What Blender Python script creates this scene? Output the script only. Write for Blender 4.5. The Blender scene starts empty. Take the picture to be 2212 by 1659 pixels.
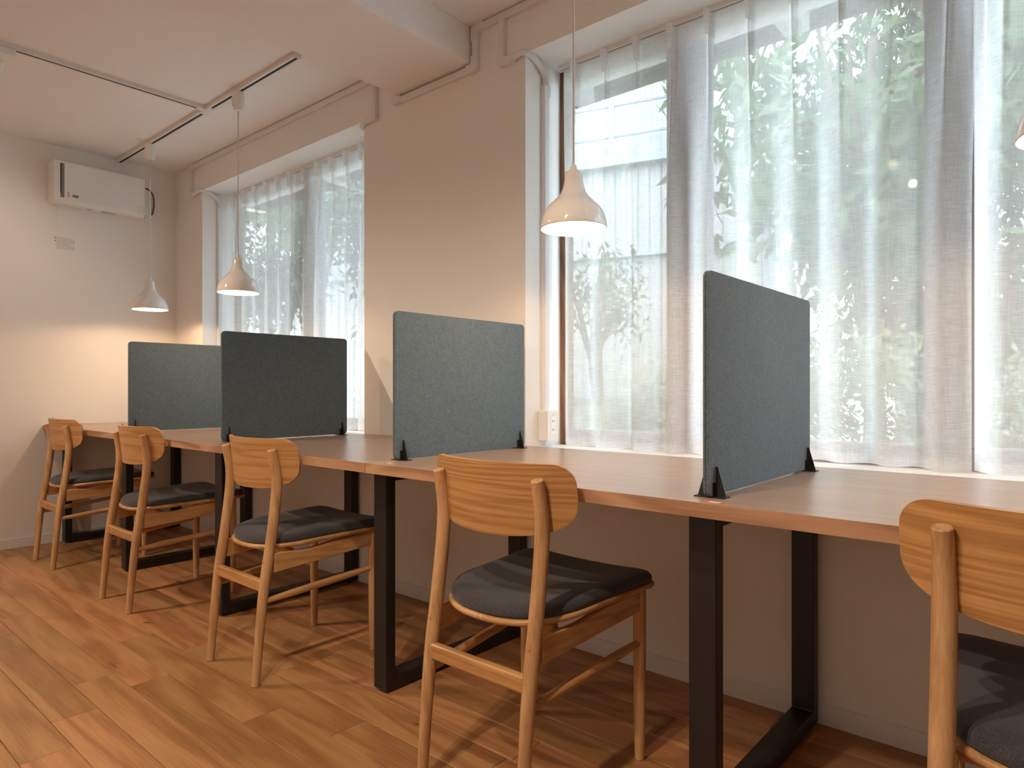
import bpy, bmesh, math, random
from mathutils import Vector, Matrix
random.seed(7)
R = math.radians
scene = bpy.context.scene
C = scene.collection

# ------------------------------------------------------------------ camera
CAM_H = 0.939
cam_d = bpy.data.cameras.new('camera')
cam = bpy.data.objects.new('camera', cam_d)
C.objects.link(cam)
cam.location = (0, 0, CAM_H)
cam.rotation_euler = (R(90), 0, R(40.8))
cam_d.sensor_width = 36.0
cam_d.lens = 36.0 * 1445.8 / 2212
cam_d.shift_y = 9.7 / 2212
cam_d.clip_start = 0.02
scene.camera = cam

# ------------------------------------------------------------------ sky, exposure
SKY = 9.0
world = bpy.data.worlds.new('overcast_sky')
scene.world = world
world.use_nodes = True
bg = world.node_tree.nodes['Background']
bg.inputs[0].default_value = (0.76, 0.88, 1.0, 1)
bg.inputs[1].default_value = SKY
PENDANT_W = 6.0
SPOT_W = 48.0
WARM = (1.0, 0.62, 0.34)          # pendant bulbs
SPOT_COL = (1.0, 0.79, 0.59)      # track spots
vs = scene.view_settings
vs.view_transform = 'Standard'
vs.look = 'None'
vs.exposure = 0.20
vs.gamma = 1.0
vs.use_curve_mapping = False
try:
    scene.cycles.transparent_max_bounces = 32
    scene.cycles.max_bounces = 10
    scene.cycles.diffuse_bounces = 6
except Exception:
    pass

# ------------------------------------------------------------------ materials
def new_mat(name):
    m = bpy.data.materials.new(name)
    m.use_nodes = True
    nt = m.node_tree
    b = nt.nodes['Principled BSDF']
    return m, nt, b

def N(nt, t, **kw):
    n = nt.nodes.new(t)
    for k, v in kw.items():
        setattr(n, k, v)
    return n

def ramp(nt, fac, stops):
    r = N(nt, 'ShaderNodeValToRGB')
    els = r.color_ramp.elements
    while len(els) < len(stops):
        els.new(0.5)
    for e, (p, c) in zip(els, stops):
        e.position = p
        e.color = (c[0], c[1], c[2], 1)
    nt.links.new(fac, r.inputs[0])
    return r

def plain(name, col, rough=0.5, metallic=0.0, noise=0.0, nscale=200.0, bump=0.0, coat=0.0, spec=0.5):
    m, nt, b = new_mat(name)
    b.inputs['Roughness'].default_value = rough
    b.inputs['Metallic'].default_value = metallic
    b.inputs['Specular IOR Level'].default_value = spec
    if coat:
        b.inputs['Coat Weight'].default_value = coat
        b.inputs['Coat Roughness'].default_value = 0.06
    tc = N(nt, 'ShaderNodeTexCoord')
    nz = N(nt, 'ShaderNodeTexNoise')
    nz.inputs['Scale'].default_value = nscale
    nz.inputs['Detail'].default_value = 3
    nt.links.new(tc.outputs['Object'], nz.inputs['Vector'])
    lo = [max(0, c * (1 - noise)) for c in col]
    hi = [min(1, c * (1 + noise)) for c in col]
    r = ramp(nt, nz.outputs['Fac'], [(0.3, lo), (0.7, hi)])
    nt.links.new(r.outputs[0], b.inputs['Base Color'])
    if bump:
        bp = N(nt, 'ShaderNodeBump')
        bp.inputs['Strength'].default_value = bump
        bp.inputs['Distance'].default_value = 0.001
        nt.links.new(nz.outputs['Fac'], bp.inputs['Height'])
        nt.links.new(bp.outputs[0], b.inputs['Normal'])
    return m

def wood(name, dark, mid, light, axis=0, scale=1.0, rough=0.42, vary=0.0, figure=0.5, knots=False, rings=8.0, fa=1.2, fc=7.0, flat=None):
    """oak: fine pores stretched along an axis, plus broad cathedral figure"""
    m, nt, b = new_mat(name)
    L = nt.links.new
    tc = N(nt, 'ShaderNodeTexCoord')
    oi = N(nt, 'ShaderNodeObjectInfo')
    mul = N(nt, 'ShaderNodeVectorMath', operation='SCALE')
    vec = N(nt, 'ShaderNodeCombineXYZ')
    for i in range(3):
        L(oi.outputs['Random'], vec.inputs[i])
    mul.inputs['Scale'].default_value = 17.0
    L(vec.outputs[0], mul.inputs[0])
    add = N(nt, 'ShaderNodeVectorMath', operation='ADD')
    L(tc.outputs['Object'], add.inputs[0])
    L(mul.outputs[0], add.inputs[1])
    def mapped(along, across):
        mp = N(nt, 'ShaderNodeMapping')
        s = [across * scale] * 3
        s[axis] = along * scale
        if flat is not None:
            s[flat] = 0.0
        mp.inputs['Scale'].default_value = s
        L(add.outputs[0], mp.inputs['Vector'])
        return mp
    pores = N(nt, 'ShaderNodeTexNoise')
    pores.inputs['Scale'].default_value = 1.0
    pores.inputs['Detail'].default_value = 4
    L(mapped(9, 260).outputs[0], pores.inputs['Vector'])
    fig = N(nt, 'ShaderNodeTexNoise')
    fig.inputs['Scale'].default_value = 1.0
    fig.inputs['Detail'].default_value = 2
    fig.inputs['Distortion'].default_value = 0.6
    L(mapped(fa, fc).outputs[0], fig.inputs['Vector'])
    # growth rings: sine of the figure field
    sn = N(nt, 'ShaderNodeMath', operation='MULTIPLY')
    sn.inputs[1].default_value = rings * 6.283
    L(fig.outputs['Fac'], sn.inputs[0])
    si = N(nt, 'ShaderNodeMath', operation='SINE')
    L(sn.outputs[0], si.inputs[0])
    mr = N(nt, 'ShaderNodeMapRange')
    mr.inputs['From Min'].default_value = -1
    mr.inputs['From Max'].default_value = 1
    L(si.outputs[0], mr.inputs['Value'])
    mx = N(nt, 'ShaderNodeMix')
    mx.inputs[0].default_value = figure
    L(pores.outputs['Fac'], mx.inputs[2])
    L(mr.outputs[0], mx.inputs[3])
    r = ramp(nt, mx.outputs[0], [(0.22, dark), (0.5, mid), (0.8, light)])
    col = r.outputs[0]
    if vary:
        hsv = N(nt, 'ShaderNodeHueSaturation')
        v = N(nt, 'ShaderNodeMapRange')
        v.inputs['To Min'].default_value = 1 - vary
        v.inputs['To Max'].default_value = 1 + vary
        L(oi.outputs['Random'], v.inputs['Value'])
        L(v.outputs[0], hsv.inputs['Value'])
        h = N(nt, 'ShaderNodeMapRange')
        h.inputs['To Min'].default_value = 0.507
        h.inputs['To Max'].default_value = 0.492
        L(oi.outputs['Random'], h.inputs['Value'])
        L(h.outputs[0], hsv.inputs['Hue'])
        L(col, hsv.inputs['Color'])
        col = hsv.outputs[0]
    if knots:
        vo = N(nt, 'ShaderNodeTexVoronoi')
        vo.inputs['Scale'].default_value = 1.0
        L(mapped(2.2, 6.5).outputs[0], vo.inputs['Vector'])
        kr = ramp(nt, vo.outputs['Distance'], [(0.03, (1, 1, 1)), (0.13, (0, 0, 0))])
        km = N(nt, 'ShaderNodeMix', data_type='RGBA')
        km.inputs['B'].default_value = (dark[0] * 0.35, dark[1] * 0.3, dark[2] * 0.25, 1)
        nb = N(nt, 'ShaderNodeTexNoise')
        nb.inputs['Scale'].default_value = 1.0
        L(mapped(30, 55).outputs[0], nb.inputs['Vector'])
        nr = ramp(nt, nb.outputs['Fac'], [(0.5, (0, 0, 0)), (0.62, (1, 1, 1))])
        kk = N(nt, 'ShaderNodeMath', operation='MULTIPLY')
        L(kr.outputs[0], kk.inputs[0])
        L(nr.outputs[0], kk.inputs[1])
        L(kk.outputs[0], km.inputs['Factor'])
        L(col, km.inputs['A'])
        col = km.outputs['Result']
    L(col, b.inputs['Base Color'])
    b.inputs['Roughness'].default_value = rough
    bp = N(nt, 'ShaderNodeBump')
    bp.inputs['Strength'].default_value = 0.12
    bp.inputs['Distance'].default_value = 0.0006
    L(pores.outputs['Fac'], bp.inputs['Height'])
    L(bp.outputs[0], b.inputs['Normal'])
    return m

def felt(name, lo, hi, scale=420.0, rough=0.95, sheen=0.2):
    m, nt, b = new_mat(name)
    L = nt.links.new
    tc = N(nt, 'ShaderNodeTexCoord')
    n1 = N(nt, 'ShaderNodeTexNoise')
    n1.inputs['Scale'].default_value = scale
    n1.inputs['Detail'].default_value = 4
    n2 = N(nt, 'ShaderNodeTexNoise')
    n2.inputs['Scale'].default_value = scale * 0.16
    n2.inputs['Detail'].default_value = 3
    L(tc.outputs['Object'], n1.inputs['Vector'])
    L(tc.outputs['Object'], n2.inputs['Vector'])
    mx = N(nt, 'ShaderNodeMix')
    mx.inputs[0].default_value = 0.15
    L(n1.outputs['Fac'], mx.inputs[2])
    L(n2.outputs['Fac'], mx.inputs[3])
    r = ramp(nt, mx.outputs[0], [(0.35, lo), (0.68, hi)])
    L(r.outputs[0], b.inputs['Base Color'])
    b.inputs['Roughness'].default_value = rough
    b.inputs['Sheen Weight'].default_value = sheen
    b.inputs['Specular IOR Level'].default_value = 0.15
    bp = N(nt, 'ShaderNodeBump')
    bp.inputs['Strength'].default_value = 0.25
    bp.inputs['Distance'].default_value = 0.0008
    L(n1.outputs['Fac'], bp.inputs['Height'])
    L(bp.outputs[0], b.inputs['Normal'])
    return m

def cloth_mat(name, opacity):
    """open-weave voile: threads scatter light, the gaps between them let it through"""
    m = bpy.data.materials.new(name)
    m.use_nodes = True
    nt = m.node_tree
    nt.nodes.clear()
    L = nt.links.new
    out = N(nt, 'ShaderNodeOutputMaterial')
    tc = N(nt, 'ShaderNodeTexCoord')
    def threads(sc):
        mp = N(nt, 'ShaderNodeMapping')
        mp.inputs['Scale'].default_value = sc
        L(tc.outputs['Object'], mp.inputs['Vector'])
        nz = N(nt, 'ShaderNodeTexNoise')
        nz.inputs['Scale'].default_value = 1.0
        nz.inputs['Detail'].default_value = 2
        L(mp.outputs[0], nz.inputs['Vector'])
        return nz
    a = threads((25, 25, 480))
    c = threads((420, 420, 18))
    mx = N(nt, 'ShaderNodeMix')
    mx.inputs[0].default_value = 0.38
    L(a.outputs['Fac'], mx.inputs[2])
    L(c.outputs['Fac'], mx.inputs[3])
    mr = N(nt, 'ShaderNodeMapRange')
    mr.inputs['From Min'].default_value = 0.3
    mr.inputs['From Max'].default_value = 0.7
    mr.inputs['To Min'].default_value = opacity - 0.12
    mr.inputs['To Max'].default_value = opacity + 0.12
    L(mx.outputs[0], mr.inputs['Value'])
    tr = N(nt, 'ShaderNodeBsdfTransparent')
    tl = N(nt, 'ShaderNodeBsdfTranslucent')
    tl.inputs[0].default_value = (0.94, 0.945, 0.95, 1)
    df = N(nt, 'ShaderNodeBsdfDiffuse')
    df.inputs[0].default_value = (0.84, 0.83, 0.80, 1)
    m1 = N(nt, 'ShaderNodeMixShader')
    m1.inputs[0].default_value = 0.28
    L(tl.outputs[0], m1.inputs[1])
    L(df.outputs[0], m1.inputs[2])
    m2 = N(nt, 'ShaderNodeMixShader')
    L(mr.outputs[0], m2.inputs[0])
    L(tr.outputs[0], m2.inputs[1])
    L(m1.outputs[0], m2.inputs[2])
    L(m2.outputs[0], out.inputs['Surface'])
    return m

def glass_mat():
    m = bpy.data.materials.new('window_glass')
    m.use_nodes = True
    nt = m.node_tree
    nt.nodes.clear()
    L = nt.links.new
    out = N(nt, 'ShaderNodeOutputMaterial')
    tr = N(nt, 'ShaderNodeBsdfTransparent')
    tr.inputs[0].default_value = (0.95, 0.97, 0.96, 1)
    gl = N(nt, 'ShaderNodeBsdfGlossy')
    gl.inputs['Roughness'].default_value = 0.0
    fr = N(nt, 'ShaderNodeFresnel')
    fr.inputs[0].default_value = 1.5
    mx = N(nt, 'ShaderNodeMixShader')
    L(fr.outputs[0], mx.inputs[0])
    L(tr.outputs[0], mx.inputs[1])
    L(gl.outputs[0], mx.inputs[2])
    L(mx.outputs[0], out.inputs['Surface'])
    return m

def emit_mat(name, col, strength):
    m, nt, b = new_mat(name)
    b.inputs['Base Color'].default_value = (0.9, 0.9, 0.9, 1)
    b.inputs['Emission Color'].default_value = (*col, 1)
    b.inputs['Emission Strength'].default_value = strength
    return m

def leaf_mat(name, c0, c1, trans=0.45):
    m = bpy.data.materials.new(name)
    m.use_nodes = True
    nt = m.node_tree
    nt.nodes.clear()
    L = nt.links.new
    out = N(nt, 'ShaderNodeOutputMaterial')
    tc = N(nt, 'ShaderNodeTexCoord')
    nz = N(nt, 'ShaderNodeTexNoise')
    nz.inputs['Scale'].default_value = 4.5
    L(tc.outputs['Object'], nz.inputs['Vector'])
    r = ramp(nt, nz.outputs['Fac'], [(0.35, c0), (0.65, c1)])
    b = N(nt, 'ShaderNodeBsdfPrincipled')
    b.inputs['Roughness'].default_value = 0.4
    tl = N(nt, 'ShaderNodeBsdfTranslucent')
    L(r.outputs[0], b.inputs['Base Color'])
    L(r.outputs[0], tl.inputs[0])
    mx = N(nt, 'ShaderNodeMixShader')
    mx.inputs[0].default_value = trans
    L(b.outputs[0], mx.inputs[1])
    L(tl.outputs[0], mx.inputs[2])
    L(mx.outputs[0], out.inputs['Surface'])
    return m

M = {}
M['wall'] = plain('white_wallpaper', (0.82, 0.81, 0.795), 0.9, noise=0.015, nscale=260, bump=0.12, spec=0.2)
M['ceiling'] = plain('white_ceiling_paper', (0.83, 0.815, 0.80), 0.92, noise=0.015, nscale=240, bump=0.10, spec=0.2)
M['base'] = plain('baseboard_vinyl', (0.76, 0.755, 0.75), 0.55, noise=0.01)
M['sill'] = plain('sill_paint', (0.85, 0.85, 0.84), 0.4, noise=0.01)
M['plank'] = wood('oak_plank', (0.30, 0.135, 0.050), (0.44, 0.215, 0.088), (0.55, 0.295, 0.135), axis=0, rough=0.40, vary=0.15, figure=0.34, knots=True, rings=3.2, fa=0.9, fc=8.0)
M['floor_gap'] = plain('plank_joint', (0.16, 0.075, 0.03), 0.8, noise=0.1)
M['desk'] = wood('desk_veneer', (0.245, 0.165, 0.115), (0.355, 0.245, 0.178), (0.42, 0.30, 0.222), axis=0, rough=0.30, figure=0.15, rings=4, fa=0.4, fc=12.0, flat=2)
M['desk'].node_tree.nodes['Principled BSDF'].inputs['Specular IOR Level'].default_value = 0.8
M['desk_edge'] = wood('desk_edge_band', (0.30, 0.155, 0.085), (0.45, 0.255, 0.15), (0.54, 0.33, 0.205), axis=0, rough=0.42, figure=0.45, rings=6)
M['oak_x'] = wood('chair_oak_veneer', (0.36, 0.175, 0.060), (0.50, 0.265, 0.100), (0.60, 0.345, 0.145), axis=0, rough=0.36, figure=0.33, rings=8, fa=0.55, fc=17.0, flat=1)
M['oak_y'] = wood('chair_oak_rail', (0.40, 0.205, 0.080), (0.53, 0.30, 0.130), (0.62, 0.38, 0.185), axis=1, rough=0.38, figure=0.3)
M['oak_z'] = wood('chair_oak_post', (0.40, 0.215, 0.095), (0.54, 0.32, 0.155), (0.64, 0.41, 0.215), axis=2, rough=0.38, figure=0.25)
M['seat'] = felt('charcoal_upholstery', (0.028, 0.028, 0.033), (0.095, 0.095, 0.108), 700, 0.95, 0.25)
M['felt'] = felt('grey_felt', (0.069, 0.098, 0.122), (0.146, 0.200, 0.242), 380, 0.97, 0.15)
M['black'] = plain('black_powder_coat', (0.012, 0.012, 0.013), 0.42, noise=0.1, nscale=900, bump=0.08)
M['rubber'] = plain('black_rubber', (0.02, 0.02, 0.02), 0.8, noise=0.1)
M['plastic'] = plain('white_plastic', (0.78, 0.78, 0.775), 0.4, noise=0.005)
M['conduit'] = plain('conduit_plastic', (0.74, 0.745, 0.77), 0.45, noise=0.01)
M['track'] = plain('white_track', (0.74, 0.73, 0.71), 0.45, noise=0.005)
M['slot'] = plain('dark_slot', (0.012, 0.012, 0.012), 0.7, noise=0.05)
M['shade'] = plain('gloss_white_enamel', (0.80, 0.775, 0.74), 0.10, noise=0.004, coat=0.6)
M['cord'] = plain('white_cord', (0.74, 0.72, 0.69), 0.5, noise=0.01)
M['jamb'] = wood('brown_window_wood', (0.11, 0.045, 0.018), (0.19, 0.085, 0.035), (0.26, 0.13, 0.06), axis=2, rough=0.45, figure=0.3)
M['sash'] = plain('sash_metal', (0.30, 0.30, 0.32), 0.45, noise=0.02)
M['voile'] = cloth_mat('white_voile', 0.64)
M['voile_tape'] = cloth_mat('voile_header', 0.62)
M['voile_pleat'] = cloth_mat('voile_pleat', 0.86)
M['glass'] = glass_mat()
M['bulb'] = emit_mat('bulb_glow', (1.0, 0.80, 0.55), 26.0)
M['spot_face'] = emit_mat('spot_lens_glow', (1.0, 0.78, 0.55), 12.0)
M['grey_cable'] = plain('grey_cable', (0.10, 0.10, 0.095), 0.5, noise=0.02)
M['grille'] = plain('grille_grey_brown', (0.22, 0.19, 0.17), 0.5, noise=0.03)
M['ink'] = plain('print_ink', (0.06, 0.06, 0.06), 0.8, noise=0.02)
M['ink_grey'] = plain('print_grey', (0.42, 0.40, 0.38), 0.8, noise=0.02)
M['red'] = plain('print_red', (0.60, 0.06, 0.03), 0.6, noise=0.02)
M['paper'] = plain('label_paper', (0.83, 0.81, 0.80), 0.7, noise=0.01)
M['sticker'] = plain('brown_sticker', (0.40, 0.17, 0.085), 0.5, noise=0.03)
M['sticker_white'] = plain('sticker_patch', (0.66, 0.56, 0.50), 0.6, noise=0.03)
M['eave'] = wood('eave_wood', (0.07, 0.045, 0.03), (0.12, 0.08, 0.055), (0.17, 0.12, 0.085), axis=0, rough=0.8, figure=0.3)
M['ext_white'] = plain('exterior_white_paint', (0.58, 0.58, 0.57), 0.6, noise=0.03, nscale=6)
M['corr'] = plain('cream_sheet_metal', (0.40, 0.395, 0.375), 0.55, noise=0.06, nscale=3)
M['corr_grey'] = plain('grey_sheet_metal', (0.36, 0.41, 0.44), 0.55, noise=0.06, nscale=3)
M['steel'] = plain('weathered_steel', (0.36, 0.38, 0.38), 0.6, noise=0.15, nscale=8)
M['soil'] = plain('garden_soil', (0.55, 0.54, 0.51), 0.95, noise=0.2, nscale=5)
M['bark'] = plain('tree_bark', (0.13, 0.10, 0.075), 0.9, noise=0.3, nscale=14, bump=0.4)
M['leaf_a'] = leaf_mat('leaf_bright', (0.09, 0.13, 0.065), (0.20, 0.27, 0.14))
M['leaf_b'] = leaf_mat('leaf_deep', (0.055, 0.075, 0.052), (0.11, 0.135, 0.095))
M['leaf_c'] = leaf_mat('leaf_yellow_green', (0.25, 0.285, 0.15), (0.42, 0.445, 0.27))

# ------------------------------------------------------------------ mesh helpers
def obj(name, bm, mat, parent=None, smooth=False, loc=None, bevel=0.0, seg=2, autosmooth=None):
    me = bpy.data.meshes.new(name)
    bm.normal_update()
    bm.to_mesh(me)
    bm.free()
    if isinstance(mat, (list, tuple)):
        for k in mat:
            me.materials.append(M[k])
    else:
        me.materials.append(M[mat])
    o = bpy.data.objects.new(name, me)
    C.objects.link(o)
    if parent is not None:
        o.parent = parent
    if loc is not None:
        o.location = loc
    if smooth:
        for p in me.polygons:
            p.use_smooth = True
        if autosmooth:
            me.set_sharp_from_angle(angle=R(autosmooth))
    if bevel:
        md = o.modifiers.new('edge', 'BEVEL')
        md.width = bevel
        md.segments = seg
        md.limit_method = 'ANGLE'
        md.angle_limit = R(35)
        md.harden_normals = False
    return o

def tag(o, label, cat, group=None):
    o['label'] = label
    o['category'] = cat
    if group:
        o['group'] = group
    return o

def thing(name, label, cat, loc=(0, 0, 0), rotz=0, group=None):
    o = bpy.data.objects.new(name, None)
    o.empty_display_size = 0.1
    C.objects.link(o)
    o.location = loc
    o.rotation_euler = (0, 0, rotz)
    return tag(o, label, cat, group)

def struct(name, bm, mat, **kw):
    o = obj(name, bm, mat, **kw)
    o['kind'] = 'structure'
    return o

def box(bm, x0, x1, y0, y1, z0, z1, mi=0):
    v = [bm.verts.new(p) for p in ((x0, y0, z0), (x1, y0, z0), (x1, y1, z0), (x0, y1, z0),
                                   (x0, y0, z1), (x1, y0, z1), (x1, y1, z1), (x0, y1, z1))]
    for f in ((0, 3, 2, 1), (4, 5, 6, 7), (0, 1, 5, 4), (1, 2, 6, 5), (2, 3, 7, 6), (3, 0, 4, 7)):
        fc = bm.faces.new([v[i] for i in f])
        fc.material_index = mi
    return v

def bx(*a):
    bm = bmesh.new()
    box(bm, *a)
    return bm

def tube(bm, pts, rad, n=12, cap=True, squash=None):
    """sweep a circle along points; rad is a number or a list; squash=(a,b) scales the two section axes"""
    pts = [Vector(p) for p in pts]
    if not isinstance(rad, (list, tuple)):
        rad = [rad] * len(pts)
    rings = []
    prev = None
    for i, p in enumerate(pts):
        if i == 0:
            t = pts[1] - pts[0]
        elif i == len(pts) - 1:
            t = pts[-1] - pts[-2]
        else:
            t = (pts[i + 1] - pts[i]).normalized() + (pts[i] - pts[i - 1]).normalized()
        t.normalize()
        if prev is None:
            a = Vector((1, 0, 0)) if abs(t.x) < 0.8 else Vector((0, 1, 0))
            u = (a - t * a.dot(t)).normalized()
        else:
            u = (prev - t * prev.dot(t)).normalized()
        prev = u
        w = t.cross(u)
        sa, sb = squash or (1, 1)
        rings.append([bm.verts.new(p + (u * math.cos(2 * math.pi * k / n) * sa + w * math.sin(2 * math.pi * k / n) * sb) * rad[i]) for k in range(n)])
    for r0, r1 in zip(rings, rings[1:]):
        for k in range(n):
            bm.faces.new((r0[k], r0[(k + 1) % n], r1[(k + 1) % n], r1[k]))
    if cap:
        bm.faces.new(rings[0][::-1])
        bm.faces.new(rings[-1])

def lathe(bm, prof, n=40, center=(0, 0, 0), closed_top=False, closed_bot=False):
    cx, cy, cz = center
    rings = []
    for r, z in prof:
        rings.append([bm.verts.new((cx + r * math.cos(2 * math.pi * k / n), cy + r * math.sin(2 * math.pi * k / n), cz + z)) for k in range(n)])
    for r0, r1 in zip(rings, rings[1:]):
        for k in range(n):
            bm.faces.new((r0[k], r0[(k + 1) % n], r1[(k + 1) % n], r1[k]))
    if closed_bot:
        bm.faces.new(rings[0][::-1])
    if closed_top:
        bm.faces.new(rings[-1])

def prism(bm, poly, h, axis='x'):
    """extrude polygon (list of 2-tuples) by h0..h1 along axis"""
    h0, h1 = h
    def mk(p, t):
        return {'x': (t, p[0], p[1]), 'y': (p[0], t, p[1]), 'z': (p[0], p[1], t)}[axis]
    a = [bm.verts.new(mk(p, h0)) for p in poly]
    b = [bm.verts.new(mk(p, h1)) for p in poly]
    n = len(poly)
    bm.faces.new(a)
    bm.faces.new(b[::-1])
    for i in range(n):
        bm.faces.new((a[i], b[i], b[(i + 1) % n], a[(i + 1) % n]))
    bmesh.ops.recalc_face_normals(bm, faces=bm.faces)

def rrect(w0, w1, h0, h1, r, n=5):
    """rounded rectangle outline"""
    out = []
    for cx, cy, a0 in ((w1 - r, h1 - r, 0), (w0 + r, h1 - r, 90), (w0 + r, h0 + r, 180), (w1 - r, h0 + r, 270)):
        for i in range(n + 1):
            a = R(a0 + 90 * i / n)
            out.append((cx + r * math.cos(a), cy + r * math.sin(a)))
    return out

def copy_tree(o, parent=None):
    c = o.copy()
    C.objects.link(c)
    c.parent = parent
    for ch in o.children:
        copy_tree(ch, c)
    return c

# ------------------------------------------------------------------ room dimensions (metres)
XL, XR = -4.78, 2.3          # side walls
YW, YB = 1.985, -3.2         # window wall face, wall behind the camera
ZC = 2.424                   # ceiling
DESK = 0.72
W1A, W1B = -4.382, -2.6575   # left window opening
W2A, W2B = -1.645, 0.75      # right window opening
ZS, ZH = 0.704, 2.232        # sill, head of the openings
YG = 2.245                   # glass line
YO = 2.27                    # outer face of wall

# floor: bed plus single planks
fl = struct('floor', bx(XL - 0.1, XR + 0.1, YB - 0.1, YO, -0.06, -0.008), 'floor_gap')
PW, PL = 0.1172, 0.915
row_off = {}
y_ref = 1.046
# offsets read from the butt joints seen in the photograph, per row below / above y_ref
known = {0: -1.552, -1: -1.802, -2: -2.288, -3: -2.435, -4: -2.207, 1: -1.12, 2: -2.02, 3: -1.60}
pieces = []
mesh_cache = {}
def plank_mesh(length):
    key = round(length, 3)
    if key in mesh_cache:
        return mesh_cache[key]
    bm = bmesh.new()
    g = 0.0006
    l, w = length / 2 - g, PW / 2 - g
    c = 0.0009
    # top face with a small chamfer down to the joint
    lo = [bm.verts.new((sx * l, sy * w, -0.008)) for sx, sy in ((-1, -1), (1, -1), (1, 1), (-1, 1))]
    mi = [bm.verts.new((sx * l, sy * w, -c)) for sx, sy in ((-1, -1), (1, -1), (1, 1), (-1, 1))]
    hi = [bm.verts.new((sx * (l - c), sy * (w - c), 0)) for sx, sy in ((-1, -1), (1, -1), (1, 1), (-1, 1))]
    bm.faces.new(hi)
    for i in range(4):
        j = (i + 1) % 4
        bm.faces.new((mi[i], mi[j], hi[j], hi[i]))
        bm.faces.new((lo[i], lo[j], mi[j], mi[i]))
    me = bpy.data.meshes.new('plank')
    bm.to_mesh(me)
    bm.free()
    me.materials.append(M['plank'])
    mesh_cache[key] = me
    return me
rest = bmesh.new()
row = int(math.floor((YB - y_ref) / PW))
while y_ref + row * PW < YW - 0.01:
    ya = y_ref + row * PW
    if ya < YB:
        row += 1
        continue
    j = known.get(row, -1.0 - (row * 0.377) % 1.0 * PL)
    while j > XL:
        j -= PL
    x = j
    while x < XR:
        a, b = max(x, XL), min(x + PL, XR)
        if b - a > 0.03:
            in_view = ya > -0.75 and a < 0.6
            yc = ya + PW / 2
            if in_view:
                o = bpy.data.objects.new('plank', plank_mesh(b - a))
                C.objects.link(o)
                o.parent = fl
                o.location = ((a + b) / 2, yc, 0)
            else:
                box(rest, a + 0.0006, b - 0.0006, ya + 0.0006, ya + PW - 0.0006, -0.008, 0)
        x += PL
    row += 1
ro = obj('plank_field', rest, 'plank', fl)
ro['kind'] = 'stuff'

struct('ceiling', bx(XL - 0.1, XR + 0.1, YB - 0.1, YO, ZC, ZC + 0.12), 'ceiling')
struct('ceiling_beam', bx(-2.388, -1.925, YB, YW, 2.274, ZC), 'ceiling', bevel=0.002)
struct('wall_left', bx(XL - 0.12, XL, YB - 0.1, YO, -0.06, ZC + 0.1), 'wall')
struct('wall_right', bx(XR, XR + 0.12, YB - 0.1, YO, -0.06, ZC + 0.1), 'wall')
struct('wall_front', bx(XL, XR, YB - 0.12, YB, -0.06, ZC + 0.1), 'wall')
bm = bmesh.new()
box(bm, XL, W1A, YW, YO, ZS, ZH)            # left pier
box(bm, W1B, W2A, YW, YO, ZS, ZH)           # pillar between the windows
box(bm, W2B, XR, YW, YO, ZS, ZH)
box(bm, XL, XR, YW, YO, ZH, ZC)             # lintel
box(bm, XL, XR, YW, YO, -0.06, ZS)          # apron wall under the windows
struct('wall_back', bm, 'wall')
struct('baseboard_back', bx(XL, XR, YW - 0.005, YW, 0, 0.06), 'base', bevel=0.002)
struct('baseboard_left', bx(XL, XL + 0.005, YB, YW - 0.005, 0, 0.06), 'base', bevel=0.002)

# windows: brown jambs, sashes, glass, painted sill
def window(n, xa, xb, sashes):
    w = bpy.data.objects.new('window_%d' % n, None)
    C.objects.link(w)
    w.location = ((xa + xb) / 2, YG, ZS)
    w['kind'] = 'structure'
    bpy.context.view_layer.update()
    inv = Vector((-(xa + xb) / 2, -YG, -ZS))
    def part(name, b, mat, **kw):
        bmesh.ops.translate(b, verts=b.verts, vec=inv)
        return obj(name, b, mat, w, **kw)
    for x in (xa, xb - 0.024):
        part('jamb', bx(x, x + 0.024, YW + 0.222, YO, ZS, ZH), 'jamb', bevel=0.002)
    part('head', bx(xa + 0.024, xb - 0.024, YG - 0.03, YO + 0.02, ZH - 0.06, ZH), 'sill', bevel=0.002)
    part('window_sill', bx(xa, xb, YW + 0.0005, YO, ZS, ZS + 0.006), 'sill')
    part('bottom_rail', bx(xa + 0.024, xb - 0.024, YG - 0.02, YO + 0.02, ZS + 0.006, ZS + 0.07), 'sash', bevel=0.002)
    for a, b in sashes:
        part('mullion', bx(a, b, YG - 0.025, YO + 0.01, ZS + 0.07, ZH - 0.06), 'sash', bevel=0.003)
    edges = [xa + 0.024] + [e for s in sashes for e in s] + [xb - 0.024]
    for a, b in zip(edges[::2], edges[1::2]):
        g = bmesh.new()
        vv = [g.verts.new(p) for p in ((a, YG + 0.01, ZS + 0.07), (b, YG + 0.01, ZS + 0.07), (b, YG + 0.01, ZH - 0.06), (a, YG + 0.01, ZH - 0.06))]
        g.faces.new(vv)
        part('pane', g, 'glass')
    return w
window(1, W1A, W1B, [(-3.57, -3.42)])
window(2, W2A, W2B, [(-1.171, -1.015), (-0.359, -0.216)])

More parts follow.
